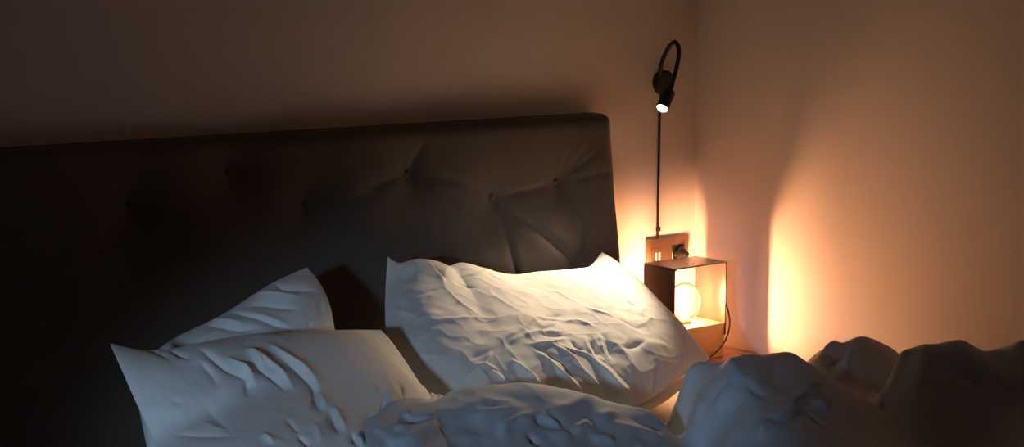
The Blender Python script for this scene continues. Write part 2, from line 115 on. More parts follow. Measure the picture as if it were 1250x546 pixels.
DUVET_PTS = [[-1.5885,-0.88,0.7199],[-1.5138,-0.84,0.7327],[-1.4022,-0.8,0.7323],[-1.3142,-0.8,0.7401],[-1.2041,-0.8,0.7293],[-1.0885,-0.8,0.7003],[-0.9847,-0.82,0.6596],[-0.9193,-0.84,0.6286],[-0.8615,-0.87,0.5782],[-0.8432,-0.9,0.5753],[-1.6171,-0.97,0.6877],[-1.4597,-0.95,0.672],[-1.319,-0.945,0.6541],[-1.1685,-0.94,0.6262],[-1.0319,-0.94,0.5958],[-0.9184,-0.94,0.563],[-1.5173,-0.9,0.7232],[-1.401,-0.87,0.7144],[-1.2596,-0.87,0.6972],[-1.1087,-0.87,0.6621],[-0.9975,-0.88,0.6226],[-0.7749,-0.745,0.6061],[-0.7747,-0.765,0.6467],[-0.7589,-0.785,0.6797],[-0.7266,-0.82,0.7058],[-0.7008,-0.85,0.7272],[-0.6417,-0.86,0.7177],[-0.5743,-0.87,0.7146],[-0.5436,-0.88,0.6918],[-0.529,-0.9,0.6751],[-0.5002,-0.94,0.6474],[-0.4721,-0.98,0.6225],[-0.4181,-1.04,0.5843],[-0.3641,-1.1,0.5364],[-0.8116,-0.84,0.6313],[-0.7982,-0.8,0.5798],[-0.8063,-0.9,0.6747],[-0.8431,-0.98,0.6338],[-0.7023,-0.95,0.6846],[-0.8087,-1.05,0.6429],[-0.6635,-1.02,0.6444],[-0.7753,-1.12,0.6126],[-0.6147,-1.1,0.5976],[-0.9144,-1.02,0.5855],[-0.3504,-0.72,0.6422],[-0.3214,-0.74,0.6657],[-0.2918,-0.76,0.6726],[-0.2489,-0.78,0.6864],[-0.2059,-0.79,0.6715],[-0.1588,-0.8,0.6444],[-0.2808,-0.82,0.6325],[-0.3675,-0.85,0.5977],[-0.2725,-0.86,0.5673],[-0.337,-0.95,0.6953],[-0.3307,-0.97,0.6951],[-0.3224,-1.0,0.7082],[-0.2948,-1.02,0.695],[-0.2746,-1.03,0.717],[-0.2482,-1.04,0.724],[-0.2279,-1.06,0.7038],[-0.2293,-1.1,0.7135],[-0.2205,-1.16,0.7362],[-0.3703,-0.99,0.6256],[-0.3546,-1.05,0.6013],[-0.2901,-1.12,0.6053],[-0.3187,-1.2,0.5606],[-0.2446,-1.2,0.6475],[-1.3722,-0.73,0.6823],[-1.1741,-0.73,0.6793],[-0.9547,-0.75,0.6096],[-0.8315,-0.8,0.5282],[-1.3422,-0.66,0.5323],[-1.1441,-0.66,0.5293],[-0.9247,-0.68,0.4596],[-0.8015,-0.73,0.3782],[-1.6585,-0.85,0.6199],[-1.5838,-0.81,0.6327],[-1.5885,-0.82,0.6199],[-1.5138,-0.78,0.6327],[-1.4022,-0.74,0.6323],[-1.5434,-0.85,0.7168],[-1.4519,-0.81,0.7302],[-0.7347,-0.685,0.5767],[-0.6866,-0.74,0.6358],[-0.6017,-0.78,0.6477],[-0.5036,-0.8,0.6218],[-0.7147,-0.625,0.4467],[-0.6666,-0.68,0.5058],[-0.5817,-0.72,0.5177],[-0.4836,-0.74,0.4918],[-0.8249,-0.745,0.4061],[-0.8247,-0.765,0.4467],[-0.8089,-0.785,0.4797],[-0.3204,-0.64,0.5622],[-0.2914,-0.66,0.5857],[-0.2618,-0.68,0.5926],[-0.2189,-0.7,0.6064],[-0.1759,-0.71,0.5915],[-0.1288,-0.72,0.5644],[-0.3004,-0.57,0.4422],[-0.2714,-0.59,0.4657],[-0.2418,-0.61,0.4726],[-0.1989,-0.63,0.4864],[-0.1559,-0.64,0.4715],[-0.1088,-0.65,0.4444],[-0.277,-0.88,0.6153],[-0.2624,-0.93,0.6282],[-0.2146,-0.96,0.637],[-0.1679,-0.99,0.6238],[-0.1605,-1.09,0.6562],[-0.3,-0.895,0.585],[-0.345,-0.91,0.6],[-0.26,-0.92,0.6],[-0.38,-0.935,0.61],[-0.3605,-0.965,0.6363],[-1.95,-1.5,0.64],[-1.95,-2.0,0.64],[-1.6,-1.5,0.64],[-1.6,-2.0,0.64],[-1.1,-1.5,0.64],[-1.1,-2.0,0.64],[-0.6,-1.5,0.64],[-0.6,-2.0,0.64],[-0.3,-1.4,0.66],[-0.3,-1.7,0.66],[-0.3,-2,0.66],[-0.08,-0.85,0.5],[-0.06,-1.0,0.5],[-0.06,-1.2,0.5],[-0.06,-1.5,0.5],[-0.06,-2,0.5],[-2.12,-1.5,0.42],[-2.12,-2.0,0.42],[-1.95,-0.95,0.42],[-2.12,-1.1,0.4],[-2.0,-1.3,0.6],[-1.75,-1.1,0.62],[-1.75,-0.8,0.5],[-2.1,-0.8,0.4]]
DUVET_FOLDS = [([[-1.4971,-0.8693,0.7385],[-1.4405,-0.8634,0.7325],[-1.3839,-0.8516,0.7261],[-1.3147,-0.8339,0.7297],[-1.2769,-0.8161,0.7323]],0.0112,0.009349999999999999,0.023799999999999998),([[-1.4531,-0.887,0.7196],[-1.3776,-0.8693,0.7125],[-1.3209,-0.8634,0.7121],[-1.2643,-0.8575,0.7073],[-1.2077,-0.8516,0.7044]],0.0112,0.0085,0.0221),([[-1.5726,-0.9047,0.7315],[-1.5034,-0.8988,0.7218],[-1.4468,-0.887,0.7175]],0.0084,0.0076500000000000005,0.017),([[-1.6041,-0.9283,0.7126],[-1.5474,-0.9342,0.7162],[-1.5034,-0.9106,0.7144],[-1.4405,-0.8811,0.72]],0.0126,0.009349999999999999,0.023799999999999998),([[-1.1196,-0.8693,0.666],[-1.0504,-0.8752,0.6437],[-0.9938,-0.8752,0.6257],[-0.9371,-0.8811,0.6042],[-0.8931,-0.8752,0.5832]],0.0098,0.01105,0.0221),([[-1.2517,-0.8752,0.6923],[-1.1951,-0.8634,0.6928],[-1.1196,-0.8398,0.69],[-1.0441,-0.8043,0.6833],[-1.0126,-0.8043,0.6721]],0.0098,0.0102,0.0204),([[-1.5663,-0.9165,0.7281],[-1.5412,-0.9106,0.7256],[-1.5349,-0.9165,0.7211]],0.0084,0.0059499999999999996,0.0051),([[-1.516,-0.8752,0.7352],[-1.4845,-0.8811,0.7312],[-1.4405,-0.8693,0.7286]],0.0098,0.0076500000000000005,0.0068),([[-1.5034,-0.8575,0.7409],[-1.5097,-0.8811,0.7329]],0.0084,0.0051,0.0051),([[-1.4594,-0.8929,0.7168],[-1.4594,-0.8988,0.7119],[-1.4531,-0.9106,0.7002]],-0.0039000000000000003,0.0051,0.0068),([[-1.4657,-0.9165,0.6992],[-1.409,-0.9047,0.692],[-1.365,-0.9047,0.6857]],0.0056,0.0059499999999999996,0.0076500000000000005),([[-1.3524,-0.9224,0.6724],[-1.3272,-0.8929,0.6911],[-1.2895,-0.8811,0.6943],[-1.2203,-0.8634,0.6973]],0.0126,0.0051,0.0102),([[-1.3272,-0.9047,0.6824],[-1.3021,-0.8929,0.6877],[-1.2643,-0.8811,0.6898]],-0.005200000000000001,0.0085,0.0085),([[-1.2832,-0.9106,0.6718],[-1.2769,-0.9165,0.6666],[-1.2832,-0.9283,0.6596]],-0.005850000000000001,0.0059499999999999996,0.0059499999999999996),([[-1.2454,-0.8752,0.6915],[-1.2329,-0.887,0.6806]],-0.005850000000000001,0.0051,0.0051),([[-1.3398,-0.8457,0.7262],[-1.3021,-0.8457,0.7212],[-1.2517,-0.8457,0.7141]],0.0084,0.0076500000000000005,0.0076500000000000005),([[-1.6104,-0.9106,0.7119],[-1.5915,-0.9106,0.7248],[-1.5726,-0.9165,0.728]],0.0098,0.0076500000000000005,0.0076500000000000005),([[-1.2454,-0.8752,0.6915],[-1.2203,-0.887,0.6785],[-1.1888,-0.8988,0.6622]],-0.00455,0.00425,0.0076500000000000005),([[-1.2329,-0.8693,0.6944],[-1.2077,-0.8811,0.681],[-1.1951,-0.8988,0.6637]],0.0056,0.0059499999999999996,0.0059499999999999996),([[-1.2203,-0.8693,0.6927],[-1.1951,-0.8811,0.6783],[-1.1762,-0.8929,0.6638]],-0.0039000000000000003,0.00425,0.0059499999999999996),([[-1.1888,-0.8988,0.6622],[-1.1511,-0.887,0.6615],[-1.107,-0.8693,0.6623]],0.0112,0.00425,0.011899999999999999),([[-0.9938,-0.8102,0.6648],[-0.956,-0.822,0.6492],[-0.9183,-0.8398,0.6278],[-0.8616,-0.8457,0.5868]],0.006999999999999999,0.0068,0.0068),([[-1.2832,-0.9047,0.676],[-1.2769,-0.9165,0.6666],[-1.2769,-0.9283,0.6585]],-0.00715,0.0059499999999999996,0.0059499999999999996),([[-1.1448,-0.9047,0.6456],[-1.1007,-0.9047,0.6342],[-1.0819,-0.9165,0.6219]],0.0112,0.0068,0.0068),([[-1.2454,-0.9106,0.6651],[-1.1951,-0.9047,0.659],[-1.1762,-0.9047,0.6541]],0.006999999999999999,0.0076500000000000005,0.0076500000000000005),([[-1.107,-0.8752,0.6575],[-1.063,-0.8575,0.6613],[-1.0001,-0.8398,0.6549]],0.0084,0.0085,0.0085),([[-1.0064,-0.8516,0.6484],[-0.9623,-0.8634,0.6289],[-0.9183,-0.8693,0.6057]],-0.0039000000000000003,0.0076500000000000005,0.0076500000000000005),([[-0.7861,-0.9047,0.7024],[-0.805,-0.8929,0.6753],[-0.8113,-0.8634,0.649]],-0.006500000000000001,0.0068,0.0085),([[-0.7861,-0.9165,0.6987],[-0.805,-0.9106,0.6747],[-0.8176,-0.887,0.6427]],0.013999999999999999,0.0076500000000000005,0.0076500000000000005),([[-0.7736,-0.8043,0.6565],[-0.8113,-0.8516,0.6421],[-0.8302,-0.8575,0.6133]],0.0112,0.0076500000000000005,0.0076500000000000005),([[-0.7798,-0.9224,0.7012],[-0.7736,-0.9637,0.6843],[-0.7673,-0.9933,0.6723]],-0.0078000000000000005,0.0076500000000000005,0.0076500000000000005),([[-0.8302,-1.0228,0.643],[-0.805,-1.0405,0.6476],[-0.761,-1.0405,0.6504],[-0.6981,-1.0169,0.6514],[-0.6477,-1.0228,0.6411]],-0.011700000000000002,0.0051,0.0076500000000000005),([[-0.8176,-1.0169,0.6508],[-0.7798,-1.0287,0.6561],[-0.7232,-1.011,0.6591],[-0.654,-0.9814,0.6646],[-0.6163,-0.9814,0.6627]],0.0224,0.0076500000000000005,0.0076500000000000005),([[-0.7043,-1.0228,0.6499],[-0.7043,-1.0464,0.6388],[-0.7106,-1.07,0.629]],-0.011700000000000002,0.0051,0.0068),([[-0.7106,-0.9755,0.673],[-0.6603,-0.9814,0.6648],[-0.61,-0.9755,0.6659]],0.0168,0.0059499999999999996,0.0076500000000000005),([[-0.7798,-0.946,0.6897],[-0.8113,-0.946,0.658],[-0.8239,-0.8929,0.6258]],-0.005200000000000001,0.0085,0.0085),([[-0.6729,-0.9992,0.6562],[-0.654,-1.011,0.6481],[-0.6603,-1.0405,0.6338]],0.0196,0.0059499999999999996,0.0059499999999999996),([[-0.8553,-1.0523,0.6222],[-0.8302,-1.0346,0.64],[-0.805,-1.0405,0.6476]],0.013999999999999999,0.0076500000000000005,0.0076500000000000005),([[-0.7106,-0.8339,0.7183],[-0.7736,-0.9106,0.7098],[-0.7673,-0.9401,0.6984]],0.0112,0.0102,0.0102),([[-0.6603,-0.8929,0.7162],[-0.6855,-0.9283,0.6986],[-0.761,-0.9578,0.69]],-0.006500000000000001,0.0102,0.0102),([[-0.2891,-0.7807,0.6707],[-0.3331,-0.7807,0.6504],[-0.3646,-0.7807,0.6307]],-0.013000000000000001,0.0051,0.0068),([[-0.2828,-0.7866,0.6707],[-0.3143,-0.7925,0.6517],[-0.3646,-0.822,0.6123]],0.0252,0.0051,0.0076500000000000005),([[-0.2765,-0.7453,0.6729],[-0.3331,-0.7512,0.6607],[-0.3583,-0.7394,0.6407]],0.0196,0.0059499999999999996,0.0059499999999999996),([[-0.3709,-0.9342,0.6175],[-0.3898,-0.9401,0.606],[-0.4716,-1.0051,0.6115]],0.0196,0.0051,0.0051),([[-0.2828,-1.0169,0.7096],[-0.2891,-1.0582,0.6738],[-0.2765,-1.0995,0.6482],[-0.2765,-1.1467,0.6285],[-0.2828,-1.1822,0.6056]],-0.016900000000000002,0.0068,0.0085),([[-0.2702,-1.0582,0.6987],[-0.2639,-1.0995,0.6711],[-0.2702,-1.1527,0.6412]],-0.013000000000000001,0.0059499999999999996,0.0059499999999999996),([[-0.2513,-1.0405,0.7241],[-0.2576,-1.1054,0.6795],[-0.2576,-1.1881,0.642]],0.0336,0.011899999999999999,0.0102),([[-0.245,-1.1054,0.6992],[-0.1633,-1.0818,0.656],[-0.2576,-1.1704,0.659]],-0.010400000000000001,0.0068,0.0068)]
HB_BUTTONS = [[-0.9327,-0.1,1.0279],[-0.7043,-0.1,0.9554],[-0.5055,-0.1,0.9789],[-1.2005,-0.1,0.9803],[-1.3737,-0.1,1.0616],[-1.601,-0.1,1.0094]]
HB_FOLDS = [([[-0.9323,-0.1,1.0285],[-0.9851,-0.1,1.0176],[-1.037,-0.1,1.0091],[-1.0964,-0.1,1.0006]],-0.009,0.006,0.014),([[-0.9323,-0.1,1.0285],[-0.9187,-0.1,1.0605],[-0.9051,-0.1,1.089],[-0.896,-0.1,1.1104]],-0.009,0.006,0.014),([[-0.9323,-0.1,1.0285],[-0.8787,-0.1,1.0211],[-0.7964,-0.1,0.9989],[-0.7041,-0.1,0.9572]],-0.005,0.008,0.01),([[-0.7041,-0.1,0.9557],[-0.6441,-0.1,0.9664],[-0.585,-0.1,0.9712],[-0.5095,-0.1,0.9774]],-0.012,0.006,0.014),([[-0.5044,-0.1,0.9778],[-0.4637,-0.1,1.0239],[-0.4381,-0.1,1.0539],[-0.4123,-0.1,1.0841]],-0.007,0.005,0.008),([[-0.5044,-0.1,0.9833],[-0.4894,-0.1,1.0255],[-0.4794,-0.1,1.0642],[-0.4745,-0.1,1.0874]],-0.006,0.005,0.008),([[-0.5044,-0.1,0.9778],[-0.4326,-0.1,1.0298],[-0.3805,-0.1,1.0664]],-0.007,0.005,0.008),([[-0.5044,-0.1,0.9778],[-0.4323,-0.1,0.9901],[-0.3425,-0.1,1.0056]],-0.007,0.005,0.008),([[-0.5044,-0.1,0.9715],[-0.468,-0.1,0.9213],[-0.4674,-0.1,0.8416],[-0.5083,-0.1,0.7898],[-0.5438,-0.1,0.7458]],-0.009,0.007,0.012),([[-0.7041,-0.1,0.9518],[-0.6342,-0.1,0.9038],[-0.5645,-0.1,0.8507],[-0.5135,-0.1,0.7983],[-0.4925,-0.1,0.7401]],-0.009,0.007,0.012),([[-0.7041,-0.1,0.948],[-0.6878,-0.1,0.8853],[-0.681,-0.1,0.8074],[-0.6781,-0.1,0.745]],-0.005,0.008,0.012),([[-1.1998,-0.1,0.9769],[-1.1384,-0.1,0.9825],[-1.0542,-0.1,0.9974],[-0.9676,-0.1,1.02]],-0.005,0.008,0.014)]

C = bpy.context.scene.collection
PI = math.pi

# ------------------------------------------------------------------ helpers
def link(name, me, mat, parent=None):
    o = bpy.data.objects.new(name, me)
    C.objects.link(o)
    if mat: me.materials.append(mat)
    if parent: o.parent = parent
    return o

def obj(name, bm, mat, parent=None, smooth=True):
    me = bpy.data.meshes.new(name)
    bmesh.ops.recalc_face_normals(bm, faces=bm.faces)
    bm.to_mesh(me); bm.free()
    if smooth:
        for p in me.polygons: p.use_smooth = True
        try: me.set_sharp_from_angle(angle=math.radians(40))
        except Exception: pass
    if parent is not None and parent.location.length > 0:
        me.transform(Matrix.Translation(-parent.location))
    return link(name, me, mat, parent)

def grid_mesh(name, grids, faces, mat, parent=None):
    me = bpy.data.meshes.new(name)
    me.from_pydata(grids, [], faces); me.update()
    for p in me.polygons: p.use_smooth = True
    if parent is not None: me.transform(Matrix.Translation(-parent.location))
    return link(name, me, mat, parent)

def thing(name, label, cat, loc=(0, 0, 0), group=None):
    o = bpy.data.objects.new(name, None); C.objects.link(o)
    o.location = loc; o.empty_display_size = .1
    return tag(o, label, cat, group)

def tag(o, label, cat, group=None):
    o['label'] = label; o['category'] = cat
    if group: o['group'] = group
    return o

def struct(o):
    o['kind'] = 'structure'; return o

def box(bm, lo, hi, bevel=0.0, seg=2):
    lo, hi = Vector(lo), Vector(hi)
    r = bmesh.ops.create_cube(bm, size=1, matrix=Matrix.Translation((lo + hi) / 2) @ Matrix.Diagonal((*(hi - lo), 1)))
    if bevel:
        es = list({e for v in r['verts'] for e in v.link_edges})
        bmesh.ops.bevel(bm, geom=es, offset=bevel, segments=seg, profile=.5, affect='EDGES')
    return bm

def lathe(bm, prof, axis_mat=Matrix.Identity(4), n=32):
    """surface of revolution about local z; prof is a list of (radius, z)"""
    rings = []
    for r, z in prof:
        if r < 1e-6: rings.append([bm.verts.new(axis_mat @ Vector((0, 0, z)))])
        else: rings.append([bm.verts.new(axis_mat @ Vector((r * math.cos(2 * PI * k / n), r * math.sin(2 * PI * k / n), z))) for k in range(n)])
    for a, b in zip(rings, rings[1:]):
        for k in range(n):
            q = [a[k % len(a)], a[(k + 1) % len(a)], b[(k + 1) % len(b)], b[k % len(b)]]
            u = []
            for v in q:
                if v not in u: u.append(v)
            if len(u) > 2: bm.faces.new(u)
    return bm

def tube(bm, pts, r, n=12, samples=None):
    P = resample(pts, samples or max(12, 10 * len(pts)))
    P = [Vector(p) for p in P]
    up = None; rings = []
    for i, p in enumerate(P):
        d = (P[min(i + 1, len(P) - 1)] - P[max(i - 1, 0)]).normalized()
        if up is None: up = d.orthogonal().normalized()
        up = (up - d * up.dot(d)).normalized()
        s = d.cross(up)
        rr = r(i / (len(P) - 1)) if callable(r) else r
        rings.append([bm.verts.new(p + (up * math.cos(2 * PI * k / n) + s * math.sin(2 * PI * k / n)) * rr) for k in range(n)])
    for a, b in zip(rings, rings[1:]):
        for k in range(n): bm.faces.new([a[k], a[(k + 1) % n], b[(k + 1) % n], b[k]])
    bm.faces.new(rings[0][::-1]); bm.faces.new(rings[-1])
    return bm

# ------------------------------------------------------------------ materials
def mat(name, col, rough=.6, metal=0., spec=.5, noise=None, bump=None, sheen=0., emit=None, estr=0.):
    """noise = (scale, amount, stretch) varies the colour; bump = (scale, strength, distance)"""
    m = bpy.data.materials.new(name); m.use_nodes = True
    nt = m.node_tree; b = nt.nodes['Principled BSDF']
    b.inputs['Base Color'].default_value = (*col, 1)
    b.inputs['Roughness'].default_value = rough
    b.inputs['Metallic'].default_value = metal
    b.inputs['Specular IOR Level'].default_value = spec
    if sheen:
        b.inputs['Sheen Weight'].default_value = sheen
        b.inputs['Sheen Roughness'].default_value = .5
    if emit:
        b.inputs['Emission Color'].default_value = (*emit, 1)
        b.inputs['Emission Strength'].default_value = estr
    tc = nt.nodes.new('ShaderNodeTexCoord')
    if noise:
        mp = nt.nodes.new('ShaderNodeMapping'); mp.inputs['Scale'].default_value = noise[2] if len(noise) > 2 else (1, 1, 1)
        nz = nt.nodes.new('ShaderNodeTexNoise'); nz.inputs['Scale'].default_value = noise[0]; nz.inputs['Detail'].default_value = 5
        mx = nt.nodes.new('ShaderNodeMix'); mx.data_type = 'RGBA'
        mx.inputs['A'].default_value = (*[c * (1 - noise[1]) for c in col], 1)
        mx.inputs['B'].default_value = (*[min(1, c * (1 + noise[1])) for c in col], 1)
        nt.links.new(tc.outputs['Object'], mp.inputs['Vector']); nt.links.new(mp.outputs['Vector'], nz.inputs['Vector'])
        nt.links.new(nz.outputs['Fac'], mx.inputs['Factor']); nt.links.new(mx.outputs['Result'], b.inputs['Base Color'])
    if bump:
        nb = nt.nodes.new('ShaderNodeTexNoise'); nb.inputs['Scale'].default_value = bump[0]; nb.inputs['Detail'].default_value = 3
        bp = nt.nodes.new('ShaderNodeBump'); bp.inputs['Strength'].default_value = bump[1]; bp.inputs['Distance'].default_value = bump[2]
        nt.links.new(tc.outputs['Object'], nb.inputs['Vector']); nt.links.new(nb.outputs['Fac'], bp.inputs['Height'])
        nt.links.new(bp.outputs['Normal'], b.inputs['Normal'])
    return m

M = dict(
    plaster=mat('plaster', (.80, .71, .66), .85, noise=(3, .04), bump=(90, .15, .002), spec=.2),
    ceiling=mat('ceiling_paint', (.8, .78, .75), .9, noise=(4, .03)),
    floor=mat('oak_floor', (.22, .13, .07), .5, noise=(6, .3, (1, 12, 1))),
    linen=mat('white_linen', (.74, .72, .69), .8, spec=.2, noise=(14, .03), bump=(60, .12, .003), sheen=.15),
    duvet=mat('grey_duvet_cotton', (.46, .49, .53), .75, spec=.25, noise=(10, .03), bump=(45, .12, .003), sheen=.15),
    sheet=mat('white_sheet', (.72, .70, .67), .8, spec=.2, noise=(12, .03)),
    velvet=mat('taupe_upholstery', (.10, .08, .064), .85, spec=.15, noise=(120, .12), bump=(400, .2, .001), sheen=.25),
    button=mat('taupe_button', (.09, .07, .057), .8, spec=.2, noise=(150, .1), sheen=.2),
    base=mat('grey_bed_base', (.10, .09, .085), .9, noise=(80, .15)),
    black=mat('matte_black_metal', (.012, .011, .011), .45, spec=.4, noise=(30, .1)),
    cord=mat('black_cord', (.014, .012, .012), .6, noise=(60, .1)),
    bronze=mat('bronze_sheet_metal', (.055, .032, .023), .27, metal=.0, spec=.8, noise=(25, .12, (1, 1, 6))),
    plate=mat('brushed_bronze_plate', (.27, .16, .10), .42, metal=.8, noise=(60, .08, (8, 1, 1))),
    dark_plastic=mat('black_plastic', (.012, .011, .011), .3, spec=.5, noise=(20, .1)),
    white_plastic=mat('white_plastic', (.75, .72, .66), .4, noise=(20, .03)),
    pine=mat('pine_wood', (.56, .36, .18), .5, noise=(9, .18, (1.5, 14, 14)), spec=.35),
    oak=mat('oak_veneer', (.40, .22, .11), .5, noise=(7, .2, (1, 9, 9)), spec=.35),
    brass=mat('brass', (.75, .5, .22), .3, metal=1., noise=(30, .05)),
    filament=mat('glowing_filament', (1, .6, .25), .5, noise=(30, .02), emit=(1, .47, .23), estr=1.0),
    lens=mat('glowing_lens', (1, .9, .7), .5, noise=(30, .02), emit=(1, .78, .52), estr=14.),
    frame=mat('white_added_window_frame', (.7, .7, .7), .5, noise=(8, .03)),
)

def glass_mat():
    m = bpy.data.materials.new('clear_bulb_glass'); m.use_nodes = True
    nt = m.node_tree; nt.nodes.clear(); N = nt.nodes.new
    out = N('ShaderNodeOutputMaterial'); tr = N('ShaderNodeBsdfTransparent'); gl = N('ShaderNodeBsdfGlossy'); tl = N('ShaderNodeBsdfTranslucent')
    tr.inputs['Color'].default_value = (1, .97, .9, 1); gl.inputs['Roughness'].default_value = 0.0
    tl.inputs['Color'].default_value = (1, .9, .75, 1)
    lw = N('ShaderNodeLayerWeight'); lw.inputs['Blend'].default_value = .12
    nz = N('ShaderNodeTexNoise'); nz.inputs['Scale'].default_value = 20
    rp = N('ShaderNodeMapRange'); rp.inputs['To Min'].default_value = .012; rp.inputs['To Max'].default_value = .02
    m1 = N('ShaderNodeMixShader'); m2 = N('ShaderNodeMixShader')
    L = nt.links.new
    L(nz.outputs['Fac'], rp.inputs['Value']); L(rp.outputs['Result'], m1.inputs['Fac'])
    L(tr.outputs[0], m1.inputs[1]); L(tl.outputs[0], m1.inputs[2])
    L(lw.outputs['Fresnel'], m2.inputs['Fac']); L(m1.outputs[0], m2.inputs[1]); L(gl.outputs[0], m2.inputs[2])
    L(m2.outputs[0], out.inputs['Surface'])
    return m
M['glass'] = glass_mat()

# ------------------------------------------------------------------ the room
XL, YF, H = -4.4, -4.4, 2.55
def wall(name, lo, hi, m):
    return struct(obj(name, box(bmesh.new(), lo, hi), m, smooth=False))
wall('wall_back', (XL - .1, 0, 0), (.1, .1, H), M['plaster'])
wall('wall_right', (0, YF - .1, 0), (.1, 0, H), M['plaster'])
wall('wall_front', (XL - .1, YF - .1, 0), (0, YF, H), M['plaster'])
wall('floor', (XL - .1, YF - .1, -.1), (.1, .1, 0), M['floor'])
wall('ceiling', (XL - .1, YF - .1, H), (.1, .1, H + .1), M['ceiling'])
# left wall with an added, unseen window opening for the cool light
WY0, WY1, WZ0, WZ1 = -3.3, -2.3, 1.0, 2.15
bm = bmesh.new()
for lo, hi in (((XL - .1, YF, 0), (XL, WY0, H)), ((XL - .1, WY1, 0), (XL, 0, H)), ((XL - .1, WY0, 0), (XL, WY1, WZ0)), ((XL - .1, WY0, WZ1), (XL, WY1, H))):
    box(bm, lo, hi)
struct(obj('wall_left', bm, M['plaster'], smooth=False))
bm = bmesh.new()
for lo, hi in (((XL - .08, WY0, WZ0), (XL - .03, WY0 + .05, WZ1)), ((XL - .08, WY1 - .05, WZ0), (XL - .03, WY1, WZ1)), ((XL - .08, WY0, WZ0), (XL - .03, WY1, WZ0 + .05)), ((XL - .08, WY0, WZ1 - .05), (XL - .03, WY1, WZ1))):
    box(bm, lo, hi)
struct(obj('added_window_1', bm, M['frame'], smooth=False))  # unseen frame, added to give the cool light a source

# ------------------------------------------------------------------ headboard
def make_headboard():
    root = thing('headboard', 'wide dark taupe button-tufted upholstered headboard against the wall', 'headboard', (-1.28, -.06, 0))
    x0, x1, z0, z1 = -2.21, -.347, .0, 1.137
    nx, nz = 420, 210
    X, Z = np.meshgrid(np.linspace(x0, x1, nx), np.linspace(z1, z0, nz))
    lean = .075 + .045 * (z1 - Z) / .38
    S = np.stack([X, -np.minimum(lean, .165), Z], -1)
    N = np.zeros_like(S); N[..., 1] = -1
    Hh = np.zeros(X.shape)
    e = np.minimum(np.minimum(X - x0, x1 - X), np.minimum(Z - z0, z1 - Z))
    for b in HB_BUTTONS:
        d = np.hypot(X - b[0], Z - b[2])
        Hh -= .022 * np.exp(-(d / .04) ** 1.2) + .032 * np.exp(-(d / .105) ** 1.5)
    flat = S.copy(); flat[..., 1] = -.1
    Hh += folds(flat, N, HB_FOLDS)
    Hh += .0025 * vnoise(S, 9, 3) + .001 * vnoise(S, 30, 4)
    ed = np.clip(e / .035, 0, 1)
    Hh -= .03 * (1 - np.sqrt(np.clip(1 - (1 - ed) ** 2, 0, 1)))
    Fr = S + N * Hh[..., None]
    # pull the outline in a little so the corners are rounded
    for a, b, sx, sz in ((x0, z1, 1, -1), (x1, z1, -1, -1)):
        dx, dz = (X - a) * sx, (b - Z) * 1.0
        r = .02
        m = (dx < r) & (dz < r)
        vx, vz = r - dx, r - dz
        l = np.maximum(np.hypot(vx, vz), 1e-9); k = np.maximum(vx, vz) / l
        Fr[..., 0] = np.where(m, a + sx * (r - vx * k), Fr[..., 0]); Fr[..., 2] = np.where(m, b - (r - vz * k), Fr[..., 2])
    Bk = Fr.copy(); Bk[..., 1] = -.004
    V = np.vstack([Fr.reshape(-1, 3), Bk.reshape(-1, 3)])
    n = nx * nz
    F = [(r * nx + c, (r + 1) * nx + c, (r + 1) * nx + c + 1, r * nx + c + 1) for r in range(nz - 1) for c in range(nx - 1)]
    rim = [c for c in range(nx)] + [r * nx + nx - 1 for r in range(1, nz)] + [(nz - 1) * nx + c for c in range(nx - 2, -1, -1)] + [r * nx for r in range(nz - 2, 0, -1)]
    F += [(rim[i], rim[(i + 1) % len(rim)], rim[(i + 1) % len(rim)] + n, rim[i] + n) for i in range(len(rim))]
    F.append([v + n for v in rim[::-1]])
    grid_mesh('upholstered_panel', V.tolist(), F, M['velvet'], root)
    for b in HB_BUTTONS:
        i = np.argmin((Fr[..., 0] - b[0]) ** 2 + (Fr[..., 2] - b[2]) ** 2)
        p = Fr.reshape(-1, 3)[i]
        bm = bmesh.new()
        mtx = Matrix.Translation((p[0], p[1] + .004, p[2])) @ Matrix.Rotation(PI / 2, 4, 'X')
        lathe(bm, [(0, .012), (.004, .0115), (.0075, .009), (.0095, .005), (.0095, 0), (0, 0)], mtx, 20)
        obj('button', bm, M['button'], root)
make_headboard()

# ------------------------------------------------------------------ bed base, mattress
def rounded_slab(name, lo, hi, bev, m, parent=None, seg=5):
    return obj(name, box(bmesh.new(), lo, hi, bev, seg), m, parent)
root = thing('bed_base', 'low grey upholstered bed base under the mattress', 'bed base', (-1.28, -1.2, 0))
rounded_slab('platform', (-2.2, -2.25, .1), (-.36, -.175, .29), .015, M['base'], root)
for x in (-2.1, -.46):
    for y in (-2.15, -.3):
        bm = bmesh.new(); lathe(bm, [(0, 0), (.025, 0), (.032, .1), (0, .1)], Matrix.Translation((x, y, 0)), 20)
        obj('leg', bm, M['black'], root)
ZM = .53
def make_mattress():
    root = thing('mattress', 'thick mattress in a white fitted sheet on the bed base', 'mattress', (-1.28, -1.2, .29))
    bm = bmesh.new(); box(bm, (-2.2, -2.24, .291), (-.362, -.178, ZM), .045, 6)
    obj('fitted_sheet', bm, M['sheet'], root)
make_mattress()

